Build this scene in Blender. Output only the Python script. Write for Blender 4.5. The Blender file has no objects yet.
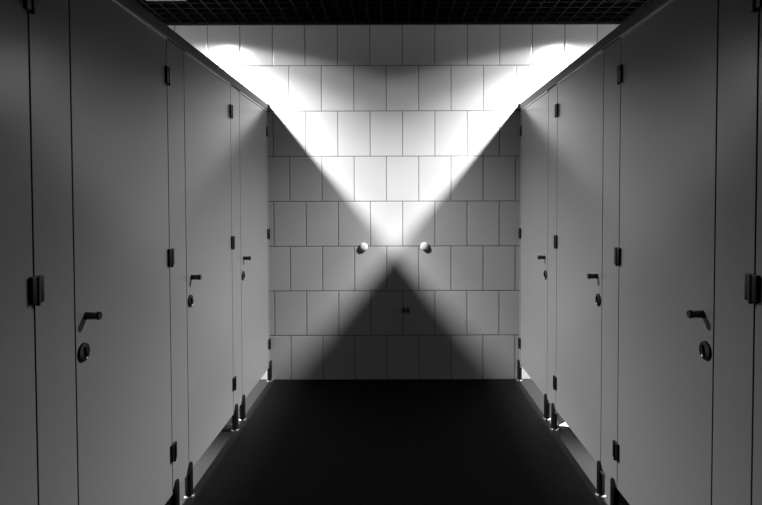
import bpy, bmesh, math
from mathutils import Vector, Matrix

C = bpy.context.scene.collection
W = 0.975          # half width of the corridor (face of the cubicle fronts)
CAMZ = 1.38        # camera height
TOP = 2.09         # top of the doors
RAIL = 2.142       # top of the head rail
GAPS = {-1: 0.105, 1: 0.125}   # clear height below the panels, left and right row
CEIL = 2.75
SB = 1.35          # stall depth
PT = 0.020         # panel thickness
END = -5.6

# ------------------------------------------------------------------ materials
def mat(name, col, rough=0.5, metal=0.0, spec=0.5):
    m = bpy.data.materials.new(name); m.use_nodes = True
    b = m.node_tree.nodes['Principled BSDF']
    b.inputs['Base Color'].default_value = (col[0], col[1], col[2], 1) if not isinstance(col, (int, float)) else (col, col, col, 1)
    b.inputs['Roughness'].default_value = rough
    b.inputs['Metallic'].default_value = metal
    b.inputs['Specular IOR Level'].default_value = spec
    return m

def noisy(m, scale, lo, hi, rlo=None, rhi=None, bump=0.0, detail=4):
    """fine procedural mottling of base colour (and roughness, bump)"""
    nt = m.node_tree; b = nt.nodes['Principled BSDF']
    tc = nt.nodes.new('ShaderNodeTexCoord')
    n = nt.nodes.new('ShaderNodeTexNoise'); n.inputs['Scale'].default_value = scale; n.inputs['Detail'].default_value = detail
    nt.links.new(tc.outputs['Object'], n.inputs['Vector'])
    mr = nt.nodes.new('ShaderNodeMapRange')
    mr.inputs['To Min'].default_value = lo; mr.inputs['To Max'].default_value = hi
    nt.links.new(n.outputs['Fac'], mr.inputs['Value'])
    nt.links.new(mr.outputs['Result'], b.inputs['Base Color'])
    if rlo is not None:
        r = nt.nodes.new('ShaderNodeMapRange')
        r.inputs['To Min'].default_value = rlo; r.inputs['To Max'].default_value = rhi
        nt.links.new(n.outputs['Fac'], r.inputs['Value'])
        nt.links.new(r.outputs['Result'], b.inputs['Roughness'])
    if bump:
        bp = nt.nodes.new('ShaderNodeBump'); bp.inputs['Strength'].default_value = bump; bp.inputs['Distance'].default_value = 0.002
        nt.links.new(n.outputs['Fac'], bp.inputs['Height']); nt.links.new(bp.outputs['Normal'], b.inputs['Normal'])
    return m

def tile_material():
    m = mat('glazed_wall_tile', 0.4, 0.24)
    nt = m.node_tree; b = nt.nodes['Principled BSDF']
    tc = nt.nodes.new('ShaderNodeTexCoord')
    sp = nt.nodes.new('ShaderNodeSeparateXYZ'); nt.links.new(tc.outputs['Object'], sp.inputs[0])
    ax = nt.nodes.new('ShaderNodeMath'); ax.operation = 'ADD'; ax.inputs[1].default_value = 5.0 + 0.184
    nt.links.new(sp.outputs['X'], ax.inputs[0])
    cb = nt.nodes.new('ShaderNodeCombineXYZ')
    nt.links.new(ax.outputs[0], cb.inputs['X'])
    nt.links.new(sp.outputs['Z'], cb.inputs['Y'])
    def brick(mortar, smooth):
        br = nt.nodes.new('ShaderNodeTexBrick')
        br.offset = 0.5; br.offset_frequency = 2; br.squash = 1.0
        br.inputs['Scale'].default_value = 1.0
        br.inputs['Mortar Size'].default_value = mortar
        br.inputs['Mortar Smooth'].default_value = smooth
        br.inputs['Brick Width'].default_value = 0.25
        br.inputs['Row Height'].default_value = 0.3487
        br.inputs['Bias'].default_value = 0.0
        nt.links.new(cb.outputs[0], br.inputs['Vector'])
        return br
    br = brick(0.0032, 0.1)
    br.inputs['Color1'].default_value = (0.19, 0.19, 0.19, 1)
    br.inputs['Color2'].default_value = (0.203, 0.203, 0.203, 1)
    br.inputs['Mortar'].default_value = (0.03, 0.03, 0.03, 1)
    nt.links.new(br.outputs['Color'], b.inputs['Base Color'])
    br2 = brick(0.009, 1.0)                     # pillowed edges
    bp = nt.nodes.new('ShaderNodeBump'); bp.invert = True
    bp.inputs['Strength'].default_value = 0.5; bp.inputs['Distance'].default_value = 0.0015
    nt.links.new(br2.outputs['Fac'], bp.inputs['Height'])
    ns = nt.nodes.new('ShaderNodeTexNoise'); ns.inputs['Scale'].default_value = 6.0; ns.inputs['Detail'].default_value = 2
    nt.links.new(tc.outputs['Object'], ns.inputs['Vector'])
    bp2 = nt.nodes.new('ShaderNodeBump'); bp2.inputs['Strength'].default_value = 0.12; bp2.inputs['Distance'].default_value = 0.01
    nt.links.new(ns.outputs['Fac'], bp2.inputs['Height']); nt.links.new(bp.outputs['Normal'], bp2.inputs['Normal'])
    nt.links.new(bp2.outputs['Normal'], b.inputs['Normal'])
    rg = nt.nodes.new('ShaderNodeMapRange'); rg.inputs['To Min'].default_value = 0.22; rg.inputs['To Max'].default_value = 0.8
    nt.links.new(br.outputs['Fac'], rg.inputs['Value']); nt.links.new(rg.outputs['Result'], b.inputs['Roughness'])
    return m

M = {}
M['tile'] = tile_material()
M['laminate'] = noisy(mat('grey_laminate', 0.08, 0.36, 0, 0.3), 90, 0.130, 0.140, 0.20, 0.25)
M['core'] = noisy(mat('black_laminate_core', 0.01, 0.5), 90, 0.008, 0.012)
M['rail'] = noisy(mat('dark_anodised_rail', 0.10, 0.4, 0, 0.2), 60, 0.018, 0.024)
M['alu'] = noisy(mat('brushed_aluminium', 0.6, 0.3, 1.0), 80, 0.55, 0.65)
M['chrome'] = noisy(mat('polished_chrome', 0.8, 0.15, 1.0), 80, 0.75, 0.85)
M['black'] = noisy(mat('black_moulded_plastic', 0.012, 0.22), 120, 0.005, 0.007, 0.18, 0.28)
M['hinge'] = noisy(mat('dark_hinge_metal', 0.02, 0.4, 0, 0.2), 120, 0.003, 0.004, 0.35, 0.45)
M['pin'] = noisy(mat('dark_steel_pin', 0.2, 0.2, 1.0), 120, 0.06, 0.08)
M['white'] = noisy(mat('white_rubber', 0.75, 0.4), 60, 0.30, 0.33)
M['wedge'] = noisy(mat('bright_white', 0.85, 0.8), 60, 0.82, 0.88)
M['mat'] = noisy(mat('black_floor', 0.008, 0.6, 0, 0.06), 25, 0.002, 0.0035, 0.55, 0.75, bump=0.15)
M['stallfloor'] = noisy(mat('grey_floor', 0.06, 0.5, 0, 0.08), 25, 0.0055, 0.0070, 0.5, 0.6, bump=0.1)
M['void'] = noisy(mat('black_painted_void', 0.004, 0.9, 0, 0.1), 10, 0.003, 0.005)
M['grid'] = noisy(mat('black_ceiling_grid', 0.05, 0.6, 0, 0.02), 40, 0.0012, 0.0018)
M['plaster'] = noisy(mat('grey_painted_wall', 0.2, 0.7), 10, 0.58, 0.62)
M['fixture'] = noisy(mat('grey_fixture_enamel', 0.4, 0.6, 0, 0.1), 40, 0.03, 0.04)
M['indicator'] = noisy(mat('pale_indicator', 0.8, 0.3), 60, 0.78, 0.82)

# ------------------------------------------------------------------ geometry helpers
def add_box(bm, x0, x1, y0, y1, z0, z1):
    vs = [bm.verts.new(p) for p in [(x0,y0,z0),(x1,y0,z0),(x1,y1,z0),(x0,y1,z0),(x0,y0,z1),(x1,y0,z1),(x1,y1,z1),(x0,y1,z1)]]
    for f in [(0,3,2,1),(4,5,6,7),(0,1,5,4),(1,2,6,5),(2,3,7,6),(3,0,4,7)]:
        bm.faces.new([vs[i] for i in f])

def box_bm(*b, bevel=0.0, seg=2):
    bm = bmesh.new(); add_box(bm, *b)
    if bevel:
        bmesh.ops.bevel(bm, geom=bm.edges[:], offset=bevel, segments=seg, affect='EDGES', profile=0.5)
    return bm

def lathe(bm, prof, mtx, n=24):
    """revolve (r, h) profile about local z, closed with caps, placed by mtx"""
    rings = []
    for r, h in prof:
        rings.append([bm.verts.new(mtx @ Vector((r*math.cos(2*math.pi*i/n), r*math.sin(2*math.pi*i/n), h))) for i in range(n)])
    for a, b in zip(rings, rings[1:]):
        for i in range(n):
            bm.faces.new([a[i], a[(i+1) % n], b[(i+1) % n], b[i]])
    bm.faces.new(rings[0][::-1]); bm.faces.new(rings[-1])

def obj(name, bm, material, parent=None, smooth=False):
    bmesh.ops.recalc_face_normals(bm, faces=bm.faces[:])
    me = bpy.data.meshes.new(name); bm.to_mesh(me); bm.free()
    me.materials.append(material)
    if smooth:
        for p in me.polygons: p.use_smooth = True
        me.set_sharp_from_angle(angle=math.radians(40))
    o = bpy.data.objects.new(name, me); C.objects.link(o)
    if parent: o.parent = parent
    return o

def laminate(name, bm, parent):
    """compact laminate board: grey faces, black core showing on its edges"""
    o = obj(name, bm, M['laminate'], parent)
    o.data.materials.append(M['core'])
    ax = max(range(3), key=lambda i: -o.dimensions[i] if o.dimensions[i] else 0)
    for p in o.data.polygons:
        if abs(p.normal[ax]) < 0.9: p.material_index = 1
    return o

def tag(o, label, cat, group=None):
    o['label'] = label; o['category'] = cat
    if group: o['group'] = group
    return o

def thing(name, label, cat, loc, group=None):
    o = bpy.data.objects.new(name, None); C.objects.link(o); o.location = loc
    o.empty_display_size = 0.1
    return tag(o, label, cat, group)

def struct(name, bm, m, parent=None):
    o = obj(name, bm, m, parent)
    if parent is None: o['kind'] = 'structure'
    return o

# ------------------------------------------------------------------ the setting
FX = 0.935                                     # edge of the black aisle floor
XW = W + SB
bm = bmesh.new(); add_box(bm, -FX, FX, END, 0, -0.05, 0)
struct('floor', bm, M['mat'])
for s in (-1, 1):
    bm = bmesh.new(); add_box(bm, *sorted((s*FX, s*XW)), END, 0, -0.05, 0)
    struct('floor', bm, M['stallfloor'])
struct('wall_back', box_bm(-XW, XW, 0, 0.1, -0.05, 3.25), M['tile'])
struct('wall_left', box_bm(-XW-0.1, -XW, END, 0.1, -0.05, 3.25), M['plaster'])
struct('wall_right', box_bm(XW, XW+0.1, END, 0.1, -0.05, 3.25), M['plaster'])
struct('wall_front', box_bm(-XW-0.1, XW+0.1, END-0.1, END, -0.05, 3.25), M['void'])
struct('ceiling', box_bm(-XW-0.1, XW+0.1, END-0.1, 0.1, 3.25, 3.3), M['void'])

# fixtures' openings in the ceiling grid
LX, LY, LS, LSY = 1.53, -0.80, 0.27, 0.56
bm = bmesh.new()
CELL = 0.1013
ns = int(XW/CELL)
def runs(lo, hi, hole):
    if hole is None: return [(lo, hi)]
    return [(lo, hole[0]), (hole[1], hi)]
for i in range(-ns, ns+1):
    x = i*CELL + 0.012
    hole = (LY-LSY/2, LY+LSY/2) if abs(abs(x)-LX) < LS/2+0.004 else None
    for a, b in runs(END, -0.02, hole):
        add_box(bm, x-0.005, x+0.005, a, b, CEIL+0.004, CEIL+0.05)
j = 0
while True:
    y = -0.05 - j*CELL
    if y < END: break
    if abs(y-LY) < LSY/2+0.004:
        segs = [(-XW, -LX-LS/2), (-LX+LS/2, LX-LS/2), (LX+LS/2, XW)]
    else:
        segs = [(-XW, XW)]
    for a, b in segs:
        add_box(bm, a, b, y-0.005, y+0.005, CEIL+0.0045, CEIL+0.0495)
    j += 1
struct('ceiling', bm, M['grid'])
# dark edge angle where the grid meets the tiled wall
bm = bmesh.new(); add_box(bm, -XW, XW, -0.02, 0, CEIL, CEIL+0.06)
struct('trim_1', bm, M['void'])

# ------------------------------------------------------------------ cubicle fronts
def sbox(s, x0, x1, y0, y1, z0, z1, bevel=0.0, seg=2):
    """box measured outwards from the aisle on side s"""
    a, b = sorted((s*x0, s*x1))
    return box_bm(a, b, y0, y1, z0, z1, bevel=bevel, seg=seg)

def outward(s, x, y, z):
    """matrix whose local z points from the door into the aisle"""
    return Matrix.Translation((x, y, z)) @ Matrix.Rotation(-s*math.pi/2, 4, 'Y')

def make_hinge(s, parent, z):
    # local origin: hinge gap line on the face; door on +y? leaves on both sides of the pin
    for sy in (-1, 1):
        y0, y1 = sorted((sy*0.0008, sy*0.025))
        bm = sbox(s, -0.011, 0.0, y0, y1, z-0.037, z+0.037, bevel=0.003, seg=3)
        if sy < 0:
            root = obj('hinge', bm, M['hinge'], parent, True)
        else:
            obj('hinge_leaf', bm, M['hinge'], root, True)
    bm = bmesh.new()
    lathe(bm, [(0.003, -0.044), (0.0060, -0.042), (0.0060, 0.034), (0.003, 0.036)],
          Matrix.Translation((-s*0.009, 0, z)), 14)
    obj('hinge_pin', bm, M['pin'], root, True)
    return root

def make_door(s, y_hinge, width, label):
    """leaf hinged at y_hinge (far end), lock edge at y_hinge - width"""
    t = thing('cubicle_door', label, 'door', (s*W, y_hinge, 0), 'grey cubicle doors along the aisle')
    g = 0.0055
    # dark strips added behind the gaps block leaking light: leaf stops short of the pilaster
    laminate('door_leaf', sbox(s, 0, PT, -width+g, -g, GAPS[s], TOP-0.006, bevel=0.0015), t)
    for y0, y1 in ((-g-0.004, 0.0), (-width, -width+g+0.004)):
        obj('gap_blocker', sbox(s, PT+0.0005, PT+0.006, y0, y1, GAPS[s], TOP-0.008), M['core'], t)
    obj('edge_strip', sbox(s, -0.006, 0.010, -width+g+0.004, -g-0.004, TOP-0.0055, TOP-0.0005), M['alu'], t)
    for z in (0.293, 1.148, 1.932):
        make_hinge(s, t, z)
    yk = -width + 0.047
    # pull knob
    bm = bmesh.new()
    lathe(bm, [(0.0125, 0.0), (0.0125, 0.003), (0.0118, 0.005), (0.0118, 0.033), (0.0130, 0.035), (0.0130, 0.044), (0.0115, 0.046)],
          outward(s, 0, yk+0.014, 1.027), 24)
    obj('handle', bm, M['black'], t, True)
    # lock
    bm = bmesh.new()
    lathe(bm, [(0.030, 0.0), (0.030, 0.004), (0.028, 0.0065), (0.019, 0.008)], outward(s, 0, yk-0.005, 0.917), 32)
    lk = obj('lock', bm, M['black'], t, True)
    bm = bmesh.new()
    mt = outward(s, -s*0.008, yk-0.005, 0.917)
    add_box(bm, -0.018, 0.018, -0.005, 0.005, 0.0, 0.005)
    bmesh.ops.bevel(bm, geom=bm.edges[:], offset=0.0025, segments=2, affect='EDGES')
    bmesh.ops.rotate(bm, verts=bm.verts[:], cent=(0,0,0), matrix=Matrix.Rotation(math.radians(18), 3, 'Z'))
    bmesh.ops.transform(bm, matrix=mt, verts=bm.verts[:])
    obj('turn_knob', bm, M['black'], lk, True)
    bm = bmesh.new()
    lathe(bm, [(0.0045, 0.0), (0.0045, 0.0015), (0.003, 0.003)], outward(s, -s*0.006, yk+0.003, 0.917-0.019), 16)
    ind = obj('indicator', bm, M['indicator'], lk, True)
    ind['label'] = 'small pale indicator dot'
    return t

def make_foot(s, parent, y):
    """dark post with a chrome collar; its upper fork, cut at a slant, clasps the panel face"""
    bm = bmesh.new()
    n = 20; r = 0.0185
    x0 = -s*0.004
    def ring(z, slope=0.0, rr=r):
        out = []
        for i in range(n):
            a = 2*math.pi*i/n
            x, yy = rr*math.cos(a), rr*math.sin(a)
            out.append(bm.verts.new((x0 + s*x, y+yy, z + slope*(-x/rr*0.6 + yy/rr))))
        return out
    # plain post under the panel, slant-cut top in front of it
    rings = [ring(0.006), ring(0.02), ring(0.10), ring(0.131, 0.024), ring(0.134, 0.022, r*0.8)]
    for a, b in zip(rings, rings[1:]):
        for i in range(n): bm.faces.new([a[i], a[(i+1) % n], b[(i+1) % n], b[i]])
    bm.faces.new(rings[0][::-1]); bm.faces.new(rings[-1])
    f = obj('foot', bm, M['black'], parent, True)
    bm = bmesh.new()
    lathe(bm, [(0.026, 0.0), (0.026, 0.005), (0.020, 0.009)], Matrix.Translation((x0, y, 0)), 28)
    c = obj('foot_collar', bm, M['chrome'], f, True); c['label'] = 'shiny chrome foot collar'
    return f

def make_pilaster(s, y0, y1, label, feet):
    t = thing('front_panel', label, 'panel', (s*W, y1, 0), 'grey fixed panels between the doors')
    w = y1-y0
    laminate('panel', sbox(s, 0, PT, -w, 0, GAPS[s], TOP, bevel=0.0015), t)
    for f in feet: make_foot(s, t, f-y1)
    return t

EDGES = [(-0.030, -0.775), (-0.960, -1.683), (-1.868, -2.578), (-2.758, -3.470), (-3.655, -4.37)]
side = {-1: 'left', 1: 'right'}
dname = ['farthest %s cubicle door, beside the tiled wall', 'middle %s cubicle door with its whole height in view',
         'nearest %s cubicle door whose black lock shows', 'edge of the %s cubicle door cut off by the photo border', None]
pname = ['narrow grey panel on the %s side between the farthest and middle doors',
         'narrow grey panel on the %s side between the middle and nearest doors',
         'narrow grey panel on the %s side in front of the nearest locked door', None]
for s in (-1, 1):
    for k, (h, l) in enumerate(EDGES[:4]):
        make_door(s, h, h-l, 'grey ' + dname[k] % side[s])
    for k in range(3):
        y1, y0 = EDGES[k][1], EDGES[k+1][0]
        make_pilaster(s, y0, y1, pname[k] % side[s], (y1-0.012, y0+0.012))
    make_pilaster(s, END, EDGES[3][1], 'wide grey panel on the %s side, nearest the viewer' % side[s], (EDGES[3][1]-0.012,))
    # slim jamb against the tiles with its own foot
    t = thing('wall_jamb', 'slim grey jamb on the %s fixing the cubicle front to the tiled wall' % side[s], 'panel', (s*W, 0, 0), 'wall jambs at the tiled wall')
    laminate('jamb', sbox(s, 0, PT, -0.0265, -0.0003, GAPS[s], TOP, bevel=0.0015), t)
    make_foot(s, t, -0.0275)
    # head rail
    t = thing('top_rail', 'dark top rail running along the %s row of cubicle doors' % side[s], 'rail', (s*W, 0, TOP), 'top rails over the doors')
    obj('rail', sbox(s, -0.008, 0.032, END, -0.0005, 0.001, RAIL-TOP, bevel=0.004), M['rail'], t)
    obj('end_cap', sbox(s, -0.011, 0.034, -0.012, 0, -0.004, RAIL-TOP+0.004, bevel=0.001), M['black'], t)

dv = [(-0.868, 'divider panel behind the %s front, between the farthest and middle cubicles'),
      (-1.775, 'divider panel behind the %s front, between the middle and nearest cubicles'),
      (-2.668, 'divider panel behind the %s front, on the viewer side of the nearest lock')]
for s in (-1, 1):
    for k, (y, lb) in enumerate(dv):
        t = thing('divider_panel', 'grey ' + lb % side[s], 'panel', (s*(W+PT+0.001), y, 0), 'divider panels between cubicles')
        laminate('panel', sbox(s, 0, SB-PT-0.002, -0.009, 0.009, 0.0125, TOP, bevel=0.001), t)
        e = obj('base_profile', sbox(s, 0, SB-PT-0.002, -0.010, 0.010, 0.0005, 0.012, bevel=0.001), M['alu'], t)
        e['label'] = 'pale aluminium base profile'

# ------------------------------------------------------------------ downlights over the two farthest cubicles
POWER = 870
def downlight(s):
    t = thing('downlight', 'square grey downlight in the black grid ceiling, %s side' % side[s], 'ceiling light', (s*LX, LY, CEIL), 'square ceiling downlights')
    h = LS/2; k = LSY/2; j = k-0.03
    bm = bmesh.new()
    i = h-0.03
    for a in ((-h, h, -k, -j), (-h, h, j, k), (-h, -i, -j, j), (i, h, -j, j)):
        add_box(bm, *a, -0.004, 0.010)
    obj('frame', bm, M['fixture'], t)
    bm = bmesh.new()
    add_box(bm, -i, i, -j, j, 0.006, 0.10)
    obj('housing', bm, M['fixture'], t)
    L = bpy.data.lights.new('downlight_lamp', 'AREA')
    L.shape = 'DISK'; L.size = 0.13; L.energy = POWER * (1.08 if s > 0 else 1.0)
    L.use_nodes = True
    nt = L.node_tree
    em = nt.nodes['Emission']
    g = nt.nodes.new('ShaderNodeNewGeometry')
    dt = nt.nodes.new('ShaderNodeVectorMath'); dt.operation = 'DOT_PRODUCT'
    nt.links.new(g.outputs['Incoming'], dt.inputs[0]); nt.links.new(g.outputs['Normal'], dt.inputs[1])
    ab = nt.nodes.new('ShaderNodeMath'); ab.operation = 'ABSOLUTE'
    nt.links.new(dt.outputs['Value'], ab.inputs[0])
    fc = nt.nodes.new('ShaderNodeFloatCurve')
    pts = [(0.0, 0.0), (0.20, 0.0), (0.24, 0.008), (0.28, 0.065), (0.32, 0.10), (0.365, 0.108), (0.407, 0.15),
           (0.47, 0.245), (0.53, 0.32), (0.60, 0.42), (0.67, 0.49), (0.766, 0.8), (0.866, 1.0), (1.0, 1.0)]
    cv = fc.mapping.curves[0]
    cv.points[0].location = pts[0]; cv.points[1].location = pts[-1]
    for p in pts[1:-1]: cv.points.new(*p)
    for p in cv.points: p.handle_type = 'VECTOR'
    fc.mapping.update()
    nt.links.new(ab.outputs[0], fc.inputs['Value'])
    nt.links.new(fc.outputs[0], em.inputs['Strength'])
    lo = bpy.data.objects.new('lamp', L); C.objects.link(lo)
    lo.rotation_euler = (math.radians(5), 0, 0)      # aimed a little towards the tiles
    lo.parent = t; lo.location = (-s*0.05, 0.02, -0.016)
for s in (-1, 1): downlight(s)

# ------------------------------------------------------------------ small things
def bumper(x, z, label):
    t = thing('wall_bumper', label, 'wall bumper', (x, 0, z), 'round white wall bumpers')
    R = Matrix.Rotation(math.pi/2, 4, 'X')      # local z -> -y
    bm = bmesh.new()
    lathe(bm, [(0.033, 0.0), (0.033, 0.001), (0.031, 0.003)], R, 20)
    obj('base', bm, M['white'], t, True)
    bm = bmesh.new()
    bmesh.ops.create_uvsphere(bm, u_segments=28, v_segments=18, radius=0.031)
    bmesh.ops.scale(bm, verts=bm.verts[:], vec=(1, 0.36, 1))
    bmesh.ops.translate(bm, verts=bm.verts[:], vec=(0, -0.007, 0))
    obj('ball', bm, M['white'], t, True)
bumper(-0.239, 1.040, 'round white bumper on the tiles, the left one of two')
bumper(0.236, 1.043, 'round white bumper on the tiles, the right one of two')

bm = bmesh.new()
for dx in (-0.019, 0.019):
    add_box(bm, 0.088+dx-0.006, 0.088+dx+0.006, -0.016, -0.0005, 0.524, 0.566)
add_box(bm, 0.072, 0.104, -0.006, -0.0005, 0.541, 0.547)
bmesh.ops.bevel(bm, geom=bm.edges[:], offset=0.0015, segments=1, affect='EDGES')
tag(obj('wall_clip', bm, M['black']), 'tiny black two-pronged clip low on the tiled wall', 'clip')

# small folded bright white wedge in the gap on the right
bm = bmesh.new()
P = [(1.015, -0.895, 0.003), (1.060, -0.889, 0.024), (1.118, -0.945, 0.003), (1.060, -0.920, 0.008)]
top = [bm.verts.new(p) for p in P]
bot = [bm.verts.new((p[0], p[1], p[2]-0.0012)) for p in P]
bm.faces.new([top[0], top[3], top[1]]); bm.faces.new([top[3], top[2], top[1]])
bm.faces.new([bot[0], bot[1], bot[3]]); bm.faces.new([bot[3], bot[1], bot[2]])
for a, b in ((0, 3), (3, 2), (2, 1), (1, 0)):
    bm.faces.new([top[a], top[b], bot[b], bot[a]])
tag(obj('white_wedge', bm, M['wedge']), 'bright white triangular wedge on the floor under the right cubicle front', 'wedge')

# ------------------------------------------------------------------ world, camera, view
w = bpy.data.worlds.new('world'); bpy.context.scene.world = w; w.use_nodes = True
w.node_tree.nodes['Background'].inputs['Color'].default_value = (0, 0, 0, 1)
w.node_tree.nodes['Background'].inputs['Strength'].default_value = 0.0

F = 545.0; IW = 762.0
PITCH = math.atan(15.0/F)
cam = bpy.data.cameras.new('camera'); co = bpy.data.objects.new('camera', cam); C.objects.link(co)
cam.sensor_fit = 'HORIZONTAL'; cam.sensor_width = 36; cam.lens = 36*F/IW
cam.shift_x = -13.2/IW
cam.shift_y = -34.3/IW
cam.clip_start = 0.02
co.matrix_world = Matrix.Translation((0, -4.23, CAMZ)) @ Matrix.Rotation(math.pi/2-PITCH, 4, 'X') @ Matrix.Rotation(math.radians(-0.15), 4, 'Z')
sc = bpy.context.scene
sc.camera = co
sc.view_settings.view_transform = 'Standard'; sc.view_settings.look = 'None'
sc.view_settings.gamma = 1.0; sc.view_settings.exposure = 0.0
sc.view_settings.use_curve_mapping = False
